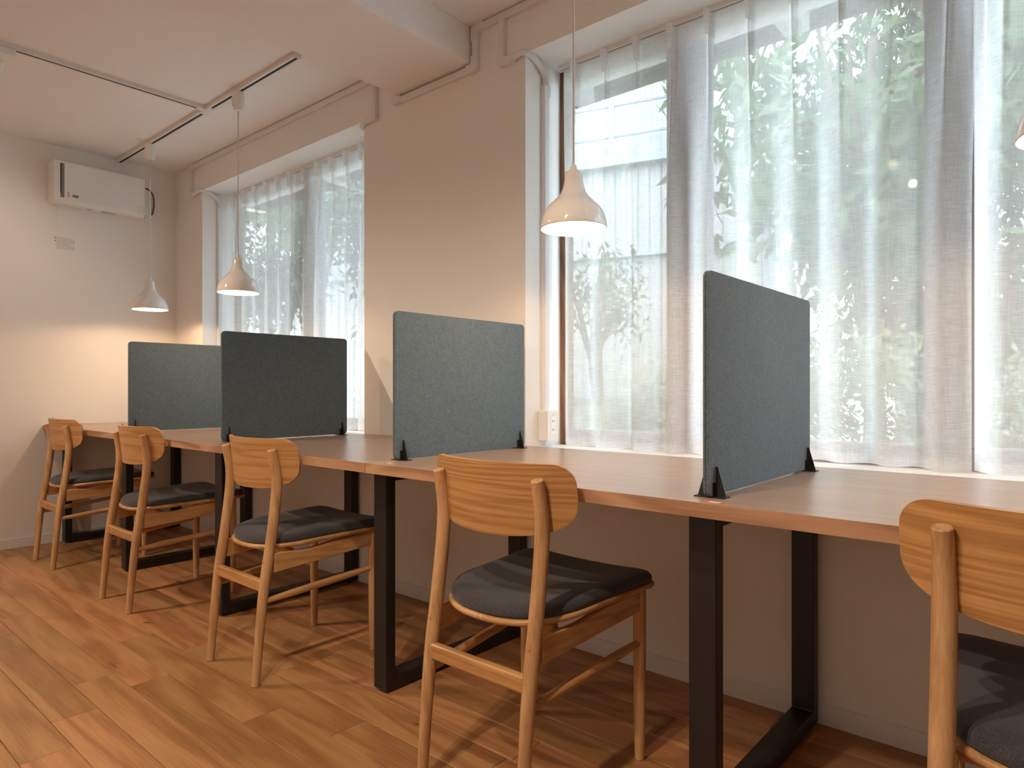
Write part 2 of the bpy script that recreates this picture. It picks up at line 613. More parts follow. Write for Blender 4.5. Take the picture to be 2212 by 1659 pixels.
# ------------------------------------------------------------------ curtains and rails
def curtain_rail(xa, xb, label):
    bm = bmesh.new()
    y0, y1, z1 = 2.152, 2.178, ZH
    # C-profile, slot facing down
    prof = [(y0, z1), (y0, z1 - 0.016), (y0 + 0.008, z1 - 0.016), (y0 + 0.008, z1 - 0.012), (y0 + 0.004, z1 - 0.012), (y0 + 0.004, z1 - 0.004),
            (y1 - 0.004, z1 - 0.004), (y1 - 0.004, z1 - 0.012), (y1 - 0.008, z1 - 0.012), (y1 - 0.008, z1 - 0.016), (y1, z1 - 0.016), (y1, z1)]
    prism(bm, [(p[0] - y0, p[1] - z1) for p in prof], (xa, xb), 'x')
    t = obj('curtain_rail', bm, 'plastic', loc=(0, y0, z1))
    tag(t, label, 'curtain rail', 'curtain rails under the window heads')
    return t
curtain_rail(W1A + 0.03, W1B - 0.03, 'white curtain rail in the head of the window nearer the side wall')
curtain_rail(W2A + 0.03, W2B - 0.03, 'long white curtain rail in the head of the wide window')

def curtain(xa, xb, period, seed, label):
    rnd = random.Random(seed)
    yb = 2.165
    z_top, z_bot = ZH - 0.0166, 0.716
    n = max(3, round((xb - xa) / period))
    per = (xb - xa) / n
    # per pleat character of the drape below
    amp = [rnd.uniform(0.012, 0.040) for _ in range(n + 1)]
    shift = [rnd.uniform(-0.022, 0.022) for _ in range(n + 1)]
    depth = [rnd.uniform(0.018, 0.028) for _ in range(n + 1)]
    # parameter samples in one period: flat part, then a pinch pleat
    samples = []
    for i in range(n):
        for k in range(30):
            samples.append((i, k / 30.0))
    samples.append((n - 1, 1.0))
    zs = [z_top - 0.0, z_top - 0.03, z_top - 0.06, z_top - 0.08]
    k = 26
    for i in range(1, k + 1):
        zs.append(z_top - 0.08 - (z_top - 0.08 - z_bot) * (i / k) ** 1.25)
    def point(i, t, z):
        x0 = xa + i * per
        d = z_top - z
        # header: flat with a narrow folded tuck at t = .5
        g = math.exp(-((t - 0.5) / 0.065) ** 2)
        xt = x0 + per * (0.5 + (t - 0.5) * (0.25 + 0.75 * min(1, abs(t - 0.5) / 0.16)) if abs(t - 0.5) < 0.16 else t)
        yt = yb - depth[i] * g * (1 - 0.35 * min(1, d / 0.08))
        # drape: soft open folds
        a = amp[i] * (1 - t) + amp[i + 1] * t
        s = shift[i] * (1 - t) + shift[i + 1] * t
        w = math.sin(2 * math.pi * (t - 0.25))
        xd = x0 + per * t + s * 0.9
        yd = yb - 0.012 - a * w
        b = min(1, max(0, (d - 0.07) / 0.75))
        b = b * b * (3 - 2 * b)
        # just under the pinch the cloth is still gathered
        pinch = math.exp(-((d - 0.085) / 0.10) ** 2) * g * 0.010
        x = xt + (xd - xt) * b
        return (min(xb, max(xa, x)), min(2.212, yt + (yd - yt) * b - pinch), z + (0.004 * math.sin(5 * x + seed) if d > 1.4 else 0))
    def sheet(zlist, off):
        bm = bmesh.new()
        rows = [[bm.verts.new(Vector(point(i, t, z)) + Vector((-(xa + xb) / 2, -yb + off, -z_bot))) for (i, t) in samples] for z in zlist]
        for r0, r1 in zip(rows, rows[1:]):
            for q in range(len(samples) - 1):
                bm.faces.new((r0[q], r0[q + 1], r1[q + 1], r1[q]))
        return bm
    root = thing('sheer_curtain', label, 'curtain', ((xa + xb) / 2, yb, z_bot), 0, 'white voile curtains')
    obj('drape', sheet(zs, 0), 'voile', root, smooth=True)
    obj('header_band', sheet(zs[:4], 0.0015), 'voile_tape', root, smooth=True)
    hz = [z_bot + 0.028, z_bot + 0.014, z_bot]
    obj('hem_band', sheet(hz, 0.0015), 'voile_tape', root, smooth=True)
    # stitched pinch pleats
    for i in range(n):
        p = Vector(point(i, 0.5, z_top - 0.04)) + Vector((-(xa + xb) / 2, -yb, -z_bot))
        b = bmesh.new()
        for z0, z1, w0, w1, d0, d1 in ((-0.042, -0.03, 0.003, 0.006, 0.006, 0.012), (-0.03, 0.040, 0.006, 0.010, 0.012, 0.020)):
            lo = [b.verts.new(q) for q in ((-w0, 0.001, z0), (-w0 * 0.7, -d0, z0), (w0 * 0.7, -d0, z0), (w0, 0.001, z0))]
            hi = [b.verts.new(q) for q in ((-w1, 0.001, z1), (-w1 * 0.7, -d1, z1), (w1 * 0.7, -d1, z1), (w1, 0.001, z1))]
            for q in range(3):
                b.faces.new((lo[q], lo[q + 1], hi[q + 1], hi[q]))
        obj('pinch_pleat', b, 'voile_pleat', root, loc=(p.x, p.y - 0.002, p.z))
    # rail hooks
    for i in range(n):
        h = bmesh.new()
        tube(h, [(0, 0, -0.0005), (0, 0.004, -0.005), (0, 0.002, -0.016)], 0.0014, 5)
        p = Vector(point(i, 0.5, z_top)) + Vector((-(xa + xb) / 2, -yb, -z_bot))
        obj('hook', h, 'plastic', root, loc=(p.x, 0.0, p.z))
    return root
curtain(W1A + 0.045, W1B - 0.02, 0.138, 3, 'white voile curtain with pinch pleats in the window nearer the side wall')
curtain(W2A + 0.050, -0.221, 0.138, 11, 'white voile curtain hanging beside the pillar in the wide window')
curtain(-0.236, W2B - 0.02, 0.138, 23, 'white voile curtain on the far side of the wide window from the pillar')

# ------------------------------------------------------------------ desks
def leg_frame(parent, xc, origin):
    """flat steel loop: two posts, foot bar, top bar, with glides"""
    x0, x1 = xc - 0.030, xc + 0.030
    ya, yb2, t = 1.298, 1.972, 0.038
    zt, z0 = DESK - 0.029, 0.010
    bm = bmesh.new()
    # hollow loop outline in the y-z plane, swept across x
    outer = [(ya, z0), (yb2, z0), (yb2, zt), (ya, zt)]
    inner = [(ya + t, z0 + t), (yb2 - t, z0 + t), (yb2 - t, zt - t), (ya + t, zt - t)]
    rings = []
    for x in (x0, x1):
        rings.append(([bm.verts.new((x, p[0], p[1])) for p in outer], [bm.verts.new((x, p[0], p[1])) for p in inner]))
    (o0, i0), (o1, i1) = rings
    for k in range(4):
        j = (k + 1) % 4
        bm.faces.new((o0[k], o0[j], i0[j], i0[k]))
        bm.faces.new((o1[j], o1[k], i1[k], i1[j]))
        bm.faces.new((o0[j], o0[k], o1[k], o1[j]))
        bm.faces.new((i0[k], i0[j], i1[j], i1[k]))
    bmesh.ops.recalc_face_normals(bm, faces=bm.faces)
    bmesh.ops.translate(bm, verts=bm.verts, vec=-Vector(origin))
    f = obj('leg_frame', bm, 'black', parent, bevel=0.003)
    for yy in (ya + 0.03, yb2 - 0.03):
        g = bmesh.new()
        lathe(g, [(0.012, 0), (0.013, 0.002), (0.013, 0.008), (0.010, 0.011)], 14, (xc - origin[0], yy - origin[1], 0), True, True)
        obj('foot_glide', g, 'rubber', f, smooth=True, autosmooth=40)
    return f

def desk(xa, xb, frames, label, joint=None):
    origin = ((xa + xb) / 2, (1.2075 + 1.98) / 2, 0)
    root = thing('long_desk', label, 'desk', origin)
    O = Vector(origin)
    bm = bx(xa, xb, 1.2089, 1.980, DESK - 0.029, DESK)
    bmesh.ops.translate(bm, verts=bm.verts, vec=-O)
    obj('tabletop', bm, 'desk', root, bevel=0.0008, seg=1)
    # edge banding along the front, in the lengths it was glued on
    cuts = [xa] + ([joint] if joint else []) + [xb]
    for a, b in zip(cuts, cuts[1:]):
        bm = bx(a + 0.0003, b - 0.0003, 1.2075, 1.2089, DESK - 0.029, DESK - 0.0002)
        bmesh.ops.translate(bm, verts=bm.verts, vec=-O)
        obj('edge_band', bm, 'desk_edge', root)
    for f in frames:
        leg_frame(root, f, origin)
    return root
desk(XL + 0.004, -1.6155, (-4.72, -3.755, -2.722, -1.660), 'long wood-veneer desk on black loop legs running to the side wall', -2.69)
desk(-1.6135, 0.55, (-0.604, 0.50), 'wood-veneer desk on black loop legs in front of the wide window')

def sticker(x, y, label):
    root = thing('desk_sticker', label, 'sticker', (x, y, DESK))
    bm = bmesh.new()
    prism(bm, rrect(-0.020, 0.020, -0.011, 0.011, 0.0105), (0, 0.0004), 'z')
    obj('sticker_base', bm, 'sticker', root)
    bm = bmesh.new()
    prism(bm, rrect(-0.011, 0.011, -0.007, 0.007, 0.001, 2), (0.0004, 0.0007), 'z')
    obj('printed_patch', bm, 'sticker_white', root)
for sx, sy, lb in ((-0.545, 1.228, 'small brown rounded sticker on the desk beside the freestanding divider at the wide window'),
                   (-1.545, 1.245, 'small brown rounded sticker on the desk beside the divider in front of the pillar')):
    sticker(sx, sy, lb)

# ------------------------------------------------------------------ felt desk dividers
def divider(x, ya, yb, label, rz=0.0):
    root = thing('desk_divider', label, 'divider', (x, (ya + yb) / 2, DESK), rz, 'felt dividers standing on the desks')
    h = (yb - ya) / 2
    for k, xx in enumerate((-0.0062, 0.0002)):     # two felt sheets back to back
        bm = bmesh.new()
        prism(bm, rrect(-h, h, 0.0035, 0.455, 0.016), (xx, xx + 0.006), 'x')
        obj('felt_sheet', bm, 'felt', root, bevel=0.0012, seg=2)
    for yy in (-h + 0.030, h - 0.030):
        bm = bmesh.new()
        box(bm, -0.033, 0.033, yy - 0.014, yy + 0.014, 0, 0.0024)
        for s in (-1, 1):
            poly = [(s * 0.0075, 0.0024), (s * 0.030, 0.0024), (s * 0.0125, 0.062), (s * 0.0075, 0.062)]
            prism(bm, poly, (yy - 0.0012, yy + 0.0012), 'y')
            box(bm, min(s * 0.0066, s * 0.0078), max(s * 0.0066, s * 0.0078), yy - 0.012, yy + 0.012, 0.0024, 0.030)
        obj('stand_bracket', bm, 'black', root)
    return root
divider(-0.577, 1.257, 1.891, 'grey felt divider standing before the wide window beside its mullion')
divider(-1.594, 1.300, 1.910, 'grey felt divider standing in front of the pillar')
divider(-2.686, 1.294, 1.901, 'grey felt divider between the pillar and the divider nearest the side wall')
divider(-3.640, 1.280, 1.890, 'grey felt divider nearest the side wall with the ventilator')

# ------------------------------------------------------------------ chair
# local frame: origin on the floor under the chair centre line at the rear feet; +y towards the desk
def smooth_path(pts, n=8):
    """Catmull-Rom"""
    P = [Vector(p) for p in pts]
    out = []
    for i in range(len(P) - 1):
        p0, p1, p2, p3 = P[max(i - 1, 0)], P[i], P[i + 1], P[min(i + 2, len(P) - 1)]
        for k in range(n):
            t = k / n
            out.append(0.5 * ((2 * p1) + (-p0 + p2) * t + (2 * p0 - 5 * p1 + 4 * p2 - p3) * t * t + (-p0 + 3 * p1 - 3 * p2 + p3) * t ** 3))
    out.append(P[-1])
    return out

def seat_outline(inset=0.0, n=96):
    """closed plan outline of the seat (x, y); rounded back, broad front with soft corners"""
    pts = []
    yc = 0.235
    # back half: superellipse
    a, b, e = 0.192, 0.198, 2.5
    m = n // 2
    for i in range(m + 1):
        th = math.pi + math.pi * i / m
        c, s = math.cos(th), math.sin(th)
        pts.append((a * math.copysign(abs(c) ** (2 / e), c), yc + b * math.copysign(abs(s) ** (2 / e), s)))
    # right side up to the front corner
    fr, hw, yf = 0.050, 0.212, 0.497
    for i in range(1, 9):
        t = i / 8
        pts.append((a + (hw - a) * t, yc + (yf - fr - yc) * t))
    for i in range(1, 9):
        th = R(90 * i / 8)
        pts.append((hw - fr + fr * math.cos(th), yf - fr + fr * math.sin(th)))
    for i in range(1, 12):
        t = i / 12
        x = (hw - fr) * (1 - 2 * t)
        pts.append((x, yf + 0.008 * (1 - (x / (hw - fr)) ** 2)))
    for i in range(0, 9):
        th = R(90 + 90 * i / 8)
        pts.append((-hw + fr + fr * math.cos(th), yf - fr + fr * math.sin(th)))
    for i in range(1, 8):
        t = 1 - i / 8
        pts.append((-(a + (hw - a) * t), yc + (yf - fr - yc) * t))
    return pts

SEAT_C = (0.0, 0.28)
def seat_z(x, y):
    return 0.42 + 0.30 * x * x - 0.02 * max(0, 0.2 - y) + 0.010 * (y - 0.05)

def seat_rings(bm, prof):
    """prof: list of (scale, height above plate) from outer bottom inwards and up"""
    out = seat_outline()
    rings = []
    for f, h in prof:
        ring = []
        for x, y in out:
            px = SEAT_C[0] + (x - SEAT_C[0]) * f
            py = SEAT_C[1] + (y - SEAT_C[1]) * f
            ring.append(bm.verts.new((px, py, seat_z(px, py) + h)))
        rings.append(ring)
    n = len(out)
    for r0, r1 in zip(rings, rings[1:]):
        for k in range(n):
            bm.faces.new((r0[k], r0[(k + 1) % n], r1[(k + 1) % n], r1[k]))
    return rings

def make_chair(label, loc):
    t = thing('dining_chair', label, 'chair', loc, 0, 'oak chairs along the desks')
    # rear posts
    for s in (-1, 1):
        path = smooth_path([(s * 0.154, 0.002, 0.0), (s * 0.154, 0.026, 0.265), (s * 0.154, 0.053, 0.44), (s * 0.154, 0.071, 0.575),
                            (s * 0.154, 0.074, 0.645), (s * 0.154, 0.066, 0.700), (s * 0.154, 0.056, 0.742)], 6)
        rad = []
        for p in path:
            z = p.z
            r = 0.0125 + 0.0045 * min(1, z / 0.35)
            if z > 0.62:
                r -= 0.0028 * min(1, (z - 0.62) / 0.12)
            rad.append(r)
        bm = bmesh.new()
        tube(bm, path, rad, 16)
        obj('leg', bm, 'oak_z', t, smooth=True, autosmooth=50, bevel=0.002)
    # front legs
    for s in (-1, 1):
        bm = bmesh.new()
        tube(bm, [(s * 0.187, 0.432, 0), (s * 0.187, 0.432, 0.10), (s * 0.187, 0.432, 0.33), (s * 0.187, 0.432, 0.428)], [0.0125, 0.0145, 0.0165, 0.0165], 16)
        obj('leg', bm, 'oak_z', t, smooth=True, autosmooth=50, bevel=0.002)
    # backrest: bent veneer shell in front of the posts
    bm = bmesh.new()
    rows = []
    WB, zm, bl, bt = 0.216, 0.702, 0.092, 0.074
    zz = []
    for k in range(12):
        th_ = R(-86 + 86 * k / 12)
        zz.append((WB * math.cos(th_) ** (2 / 2.9), zm - bl * abs(math.sin(th_)) ** (2 / 2.9)))
    zt_, rt_ = zm + bt, 0.046
    zz.append((WB, zm))
    zz.append((WB, zm + (bt - rt_) * 0.5))
    for k in range(9):
        th_ = R(90 * k / 8)
        zz.append((WB - rt_ + rt_ * math.cos(th_), zt_ - rt_ + rt_ * math.sin(th_)))
    nc = 36
    for w, z in zz:
        ring = []
        for k in range(nc + 1):
            u = -1 + 2 * k / nc
            x = w * u
            y = 0.046 + 1.62 * x * x - 0.115 * (z - 0.69)
            # edge of the bottom follows a shallow curve
            ring.append(Vector((x, y, z)))
        rows.append(ring)
    th = 0.0055
    def nrm(x):
        v = Vector((-3.24 * x, 1, 0.11))
        return v.normalized()
    F = [[bm.verts.new(p + nrm(p.x) * th) for p in r] for r in rows]
    B = [[bm.verts.new(p - nrm(p.x) * th) for p in r] for r in rows]
    for S, fl_ in ((F, 0), (B, 1)):
        for r0, r1 in zip(S, S[1:]):
            for k in range(nc):
                q = (r0[k], r0[k + 1], r1[k + 1], r1[k])
                bm.faces.new(q if fl_ else q[::-1])
    edge = lambda S: S[0][:] + [r[-1] for r in S[1:]] + S[-1][::-1][1:] + [r[0] for r in S[::-1][1:-1]]
    eF, eB = edge(F), edge(B)
    for k in range(len(eF)):
        j = (k + 1) % len(eF)
        bm.faces.new((eF[k], eF[j], eB[j], eB[k]))
    bmesh.ops.recalc_face_normals(bm, faces=bm.faces)
    obj('backrest', bm, 'oak_x', t, smooth=True, autosmooth=45, bevel=0.003)
    # plywood seat shell and cushion
    bm = bmesh.new()
    rg = seat_rings(bm, [(0.0, 0.0)] if False else [(0.02, -0.006), (0.55, -0.006), (0.97, -0.006), (0.995, -0.004), (1.006, 0.0), (1.006, 0.004), (0.995, 0.008), (0.97, 0.0095), (0.5, 0.0095), (0.02, 0.0095)])
    bm.faces.new(rg[0][::-1])
    bm.faces.new(rg[-1])
    shell = obj('seat', bm, 'oak_y', t, smooth=True, autosmooth=60)
    bm = bmesh.new()
    rg = seat_rings(bm, [(0.955, 0.009), (0.978, 0.012), (0.984, 0.018), (0.975, 0.026), (0.950, 0.033), (0.90, 0.0375), (0.78, 0.0395), (0.6, 0.039), (0.4, 0.038), (0.2, 0.0375), (0.02, 0.0375)])
    bm.faces.new(rg[-1])
    obj('cushion', bm, 'seat', shell, smooth=True)
    # side rails, rising a little to the front, scooped on top
    for s in (-1, 1):
        bm = bmesh.new()
        n = 12
        cols = []
        for i in range(n + 1):
            q = i / n
            y = 0.060 + (0.424 - 0.060) * q
            x = 0.158 + (0.187 - 0.158) * q
            zlo = 0.348 + 0.030 * q
            zhi = 0.410 + 0.018 * q - 0.010 * math.sin(math.pi * min(1, q * 1.6)) ** 2
            w = 0.0095
            cols.append([bm.verts.new((s * x + dx, y, z)) for dx, z in ((-w, zlo), (w, zlo), (w, zhi), (-w, zhi))])
        for c0, c1 in zip(cols, cols[1:]):
            for k in range(4):
                j = (k + 1) % 4
                bm.faces.new((c0[k], c0[j], c1[j], c1[k]))
        bm.faces.new(cols[0][::-1])
        bm.faces.new(cols[-1])
        bmesh.ops.recalc_face_normals(bm, faces=bm.faces)
        obj('side_rail', bm, 'oak_y', t, bevel=0.003, smooth=True, autosmooth=40)
    # cross rails under the seat
    for y, z0, z1, hwid in ((0.432, 0.378, 0.418, 0.178), (0.13, 0.385, 0.412, 0.150)):
        bm = bx(-hwid, hwid, y - 0.009, y + 0.009, z0, z1)
        obj('cross_rail', bm, 'oak_x', t, bevel=0.003)
    # rear stretcher, set onto the back of the posts
    bm = bx(-0.146, 0.146, 0.019, 0.041, 0.291, 0.328)
    obj('rear_stretcher', bm, 'oak_x', t, bevel=0.006, seg=3)
    # turned side stretchers
    for s in (-1, 1):
        bm = bmesh.new()
        a, b = Vector((s * 0.157, 0.030, 0.262)), Vector((s * 0.187, 0.428, 0.296))
        pts = [a.lerp(b, k / 8) for k in range(9)]
        tube(bm, pts, [0.0085, 0.0105, 0.0115, 0.012, 0.0122, 0.012, 0.0115, 0.0105, 0.0085], 12)
        obj('side_stretcher', bm, 'oak_y', t, smooth=True, autosmooth=50)
    # little dowel plugs and glides
    for s in (-1, 1):
        bm = bmesh.new()
        tube(bm, [(s * 0.154, 0.026, 0.385), (s * 0.154, 0.031, 0.385)], 0.004, 10)
        obj('dowel_plug', bm, 'oak_y', t)
    return t
YCH = 1.066
chair_spots = [
    (-4.210, 'oak chair with charcoal seat tucked beside the side wall, first along the desk'),
    (-3.187, 'oak chair with charcoal seat, second along the desk from the side wall'),
    (-2.143, 'oak chair with charcoal seat, third along the desk from the side wall'),
    (-1.052, 'oak chair with charcoal seat between the pillar divider and the window divider'),
    (-0.005, 'oak chair with charcoal seat at the wide window, fifth from the side wall')]
first = make_chair(chair_spots[0][1], (chair_spots[0][0], YCH, 0))
for x, lb in chair_spots[1:]:
    c = copy_tree(first)
    c.location = (x, YCH, 0)
    c['label'] = lb

# ------------------------------------------------------------------ lighting tracks
def track_len(bm, a, b, yc, horizontal=True, w=0.0175, h=0.020):
    """channel: two lips and a deep dark slot"""
    if horizontal:
        box(bm, a, b, yc - w, yc - 0.007, ZC - h, ZC, 0)
        box(bm, a, b, yc + 0.007, yc + w, ZC - h, ZC, 0)
        box(bm, a, b, yc - 0.007, yc + 0.007, ZC - 0.0185, ZC, 1)  # dark colour stands in for the shade inside the slot
    else:
        box(bm, yc - w, yc - 0.007, a, b, ZC - h, ZC, 0)
        box(bm, yc + 0.007, yc + w, a, b, ZC - h, ZC, 0)
        box(bm, yc - 0.007, yc + 0.007, a, b, ZC - 0.0185, ZC, 1)
def joiner(parent, x0, x1, y0, y1, off):
    bm = bx(x0 - off[0], x1 - off[0], y0 - off[1], y1 - off[1], -0.0215, -0.0005)
    return obj('feed_joiner', bm, 'track', parent, bevel=0.0015)
YT, XT, XT2 = 1.624, -3.530, -0.86
def track(xa, xb, xt, ya, label):
    root = thing('lighting_track', label, 'light track', (xt, YT, ZC), 0, 'ceiling lighting tracks')
    off = Vector((xt, YT, ZC))
    for a, b in ((xa, xt - 0.05), (xt + 0.05, xb)):
        bm = bmesh.new()
        track_len(bm, a, b, YT)
        bmesh.ops.translate(bm, verts=bm.verts, vec=-off)
        obj('track_channel', bm, ['track', 'slot'], root)
    bm = bmesh.new()
    track_len(bm, ya, YT - 0.05, xt, False)
    bmesh.ops.translate(bm, verts=bm.verts, vec=-off)
    obj('track_channel', bm, ['track', 'slot'], root)
    joiner(root, xt - 0.055, xt + 0.055, YT - 0.0178, YT + 0.0178, off)
    joiner(root, xt - 0.0178, xt + 0.0178, YT - 0.055, YT - 0.0178, off)
    for xe in (xa, xb):
        bm = bx(xe - 0.002 - off.x, xe + 0.002 - off.x, -0.018, 0.018, -0.0205, 0)
        obj('end_cap', bm, 'track', root)
    return root
track(-4.768, -2.660, XT, -1.9, 'white T-shaped ceiling track that reaches the wall with the ventilator')
track(-1.80, 0.75, XT2, -1.9, 'white T-shaped ceiling track over the wide window, beyond the ceiling beam')

# spotlights on the cross tracks
def spot(x, y, target, label, power):
    root = thing('track_spotlight', label, 'spotlight', (x, y, ZC - 0.021), 0, 'spotlights on the ceiling tracks')
    bm = bx(-0.018, 0.018, -0.085, 0.085, -0.032, 0)
    obj('adapter_box', bm, 'plastic', root, bevel=0.003)
    bm = bmesh.new()
    tube(bm, [(0, 0, -0.03), (0, 0, -0.075)], 0.008, 12)
    obj('stem', bm, 'plastic', root, smooth=True, autosmooth=40)
    piv = Vector((0, 0, -0.105))
    d = (Vector(target) - (Vector((x, y, ZC - 0.021)) + piv)).normalized()
    q = d.to_track_quat('-Z', 'Y')
    bm = bmesh.new()
    lathe(bm, [(0.012, 0.055), (0.030, 0.050), (0.036, 0.035), (0.0385, -0.055), (0.0355, -0.055), (0.033, -0.020)], 28, closed_bot=False)
    bm.faces.new([v for v in bm.verts[:28]])
    bmesh.ops.recalc_face_normals(bm, faces=bm.faces)
    hd = obj('lamp_head', bm, 'plastic', root, smooth=True, autosmooth=40, loc=piv)
    hd.rotation_mode = 'QUATERNION'
    hd.rotation_quaternion = q
    bm = bmesh.new()
    lathe(bm, [(0.0325, -0.030), (0.001, -0.034)], 28)
    obj('lens', bm, 'spot_face', hd, smooth=True)
    ld = bpy.data.lights.new('spot_beam', 'SPOT')
    ld.energy = power
    ld.color = SPOT_COL
    ld.spot_size = R(105)
    ld.spot_blend = 0.7
    ld.shadow_soft_size = 0.025
    lo = bpy.data.objects.new('spot_beam', ld)
    C.objects.link(lo)
    lo.parent = hd
    lo.location = (0, 0, -0.058)
    return root
spot(XT, 0.705, (-4.78, 0.5, 1.1), 'white track spotlight on the T-track arm nearest the crossing', SPOT_W * 0.35)
ord_ = ('second', 'third', 'fourth', 'fifth')
for k, (y, tg) in enumerate(((0.08, (-2.5, 1.1, 0)), (-0.42, (-3.0, 0.8, 0)), (-1.40, (-3.0, -3.2, 1.3)))):  # last lamp is unseen, added to bounce fill light off the rear wall
    spot(XT, y, tg, 'white track spotlight, %s from the crossing on the T-track arm by the ventilator wall' % ord_[k], SPOT_W * (2.2 if k == 2 else 1))
for k, (y, tg) in enumerate(((0.08, (-1.2, 1.2, 0)), (-0.42, (-0.6, 0.8, 0)), (-1.40, (-0.6, -3.2, 1.3)))):  # rearmost lamp again an unseen addition for bounced fill
    spot(XT2, y, tg, 'white track spotlight, %s from the crossing on the track arm beyond the beam' % ord_[k], SPOT_W * (2.2 if k == 2 else 1))

# ------------------------------------------------------------------ pendant lamps
def pendant(x, label):
    zb = 1.412
    root = thing('pendant_lamp', label, 'pendant lamp', (x, YT, zb), 0, 'white bell pendant lamps')
    prof = [(0.0985, 0.0), (0.0992, 0.004), (0.0975, 0.020), (0.0935, 0.036), (0.086, 0.053), (0.075, 0.068), (0.062, 0.081), (0.049, 0.093),
            (0.0395, 0.105), (0.0335, 0.118), (0.0295, 0.132), (0.0270, 0.146), (0.0255, 0.160), (0.0235, 0.168), (0.019, 0.1725), (0.010, 0.174)]
    bm = bmesh.new()
    lathe(bm, prof, 56)
    inner = [(r - 0.0022, z - 0.001 if z > 0.1 else z) for r, z in prof[:-1]]
    lathe(bm, inner[::-1], 56)
    n = len(prof)
    bm.verts.ensure_lookup_table()
    base_o = 0
    base_i = n * 56 + (len(inner) - 1) * 56
    for k in range(56):
        j = (k + 1) % 56
        bm.faces.new((bm.verts[base_o + j], bm.verts[base_o + k], bm.verts[base_i + k], bm.verts[base_i + j]))
    obj('lamp_shade', bm, 'shade', root, smooth=True)
    bm = bmesh.new()
    lathe(bm, [(0.0095, 0.170), (0.0095, 0.186), (0.0075, 0.190), (0.002, 0.190)], 20, closed_bot=True)
    obj('cord_grip', bm, 'plastic', root, smooth=True, autosmooth=40)
    bm = bmesh.new()
    lathe(bm, [(0.014, 0.150), (0.0165, 0.140), (0.0165, 0.100), (0.014, 0.096)], 20, closed_top=False, closed_bot=True)
    obj('lamp_holder', bm, 'plastic', root, smooth=True, autosmooth=40)
    bm = bmesh.new()
    lathe(bm, [(0.001, 0.030), (0.014, 0.033), (0.024, 0.042), (0.0275, 0.055), (0.024, 0.070), (0.016, 0.085), (0.013, 0.098)], 24)
    obj('bulb', bm, 'bulb', root, smooth=True)
    top = ZC - zb - 0.020
    bm = bmesh.new()
    tube(bm, [(0, 0, 0.188), (0, 0, top - 0.085)], 0.0032, 8)
    obj('cord', bm, 'cord', root, smooth=True)
    bm = bmesh.new()
    lathe(bm, [(0.006, top - 0.092), (0.019, top - 0.090), (0.0215, top - 0.084), (0.0225, top - 0.072), (0.0265, top - 0.070), (0.029, top - 0.064), (0.0295, top), (0.010, top + 0.001)], 30, closed_top=True, closed_bot=True)
    obj('track_plug', bm, 'plastic', root, smooth=True, autosmooth=35)
    ld = bpy.data.lights.new('bulb_light', 'POINT')
    ld.energy = PENDANT_W
    ld.color = WARM
    ld.shadow_soft_size = 0.012
    lo = bpy.data.objects.new('bulb_light', ld)
    C.objects.link(lo)
    lo.parent = root
    lo.location = (0, 0, 0.022)
    return root
pendant(-4.275, 'white bell pendant lamp hanging nearest the side wall ventilator')
pendant(-3.193, 'white bell pendant lamp hanging before the window nearer the side wall')
pendant(-1.160, 'white bell pendant lamp hanging beside the pillar at the wide window')
pendant(-0.012, 'white bell pendant lamp over the desk end, farthest from the side wall')

# ------------------------------------------------------------------ cable conduits
CW, CD = 0.0145, 0.020        # half width, projection
def run_x(bm, xa, xb, zc, y=YW, w=CW, d=CD):
    prism(bm, [(y, zc - w), (y - d * 0.7, zc - w), (y - d, zc - w * 0.7), (y - d, zc + w * 0.7), (y - d * 0.7, zc + w), (y, zc + w)], (xa, xb), 'x')
def run_z(bm, xc, za, zb, y=YW, w=CW, d=CD):
    prism(bm, [(xc - w, y), (xc - w, y - d * 0.7), (xc - w * 0.7, y - d), (xc + w * 0.7, y - d), (xc + w, y - d * 0.7), (xc + w, y)], (za, zb), 'z')
def elbow_xz(xc, zc, dx, dz, y=YW, w=0.0165, d=0.0225):
    """corner fitting joining a horizontal arm (towards dx) and a vertical arm (towards dz)"""
    bm = bmesh.new()
    L = 0.048
    c = 0.010
    pts = [(-w + c, -w), (L, -w), (L, w), (w + c * 0.6, w), (w, w + c * 0.6), (w, L), (-w, L), (-w, -w + c)]
    pts = [(xc + p[0] * dx, zc + p[1] * dz) for p in pts]
    prism(bm, pts, (y - d, y), 'y')
    return bm
def conduit(label, origin):
    return thing('cable_conduit', label, 'conduit', origin, 0, 'white surface conduits on the window wall')
def cpart(root, name, bm, mat='conduit', **kw):
    bmesh.ops.translate(bm, verts=bm.verts, vec=-Vector(root.location))
    return obj(name, bm, mat, root, **kw)
def flexible(root, x_edge, x0, z0, dirx, ribbed, z_end=2.135):
    """bendable sleeve that turns round the reveal corner and down"""
    yv = 2.097
    P = smooth_path([(x0, YW - 0.012, z0), (x_edge - 0.012 * dirx, YW - 0.012, z0 + 0.010), (x_edge + 0.010 * dirx, YW + 0.020, z0 + 0.006),
                     (x_edge + 0.012 * dirx, YW + 0.075, z0 - 0.018), (x_edge + 0.011 * dirx, yv - 0.004, z0 - 0.052), (x_edge + 0.010 * dirx, yv, z_end)], 14)
    bm = bmesh.new()
    rad = [(0.0140 if (k % 2 == 0) else 0.0122) if ribbed else 0.0135 for k in range(len(P))]
    tube(bm, P, rad, 14)
    cpart(root, 'flexible_sleeve', bm, smooth=True)
    return yv
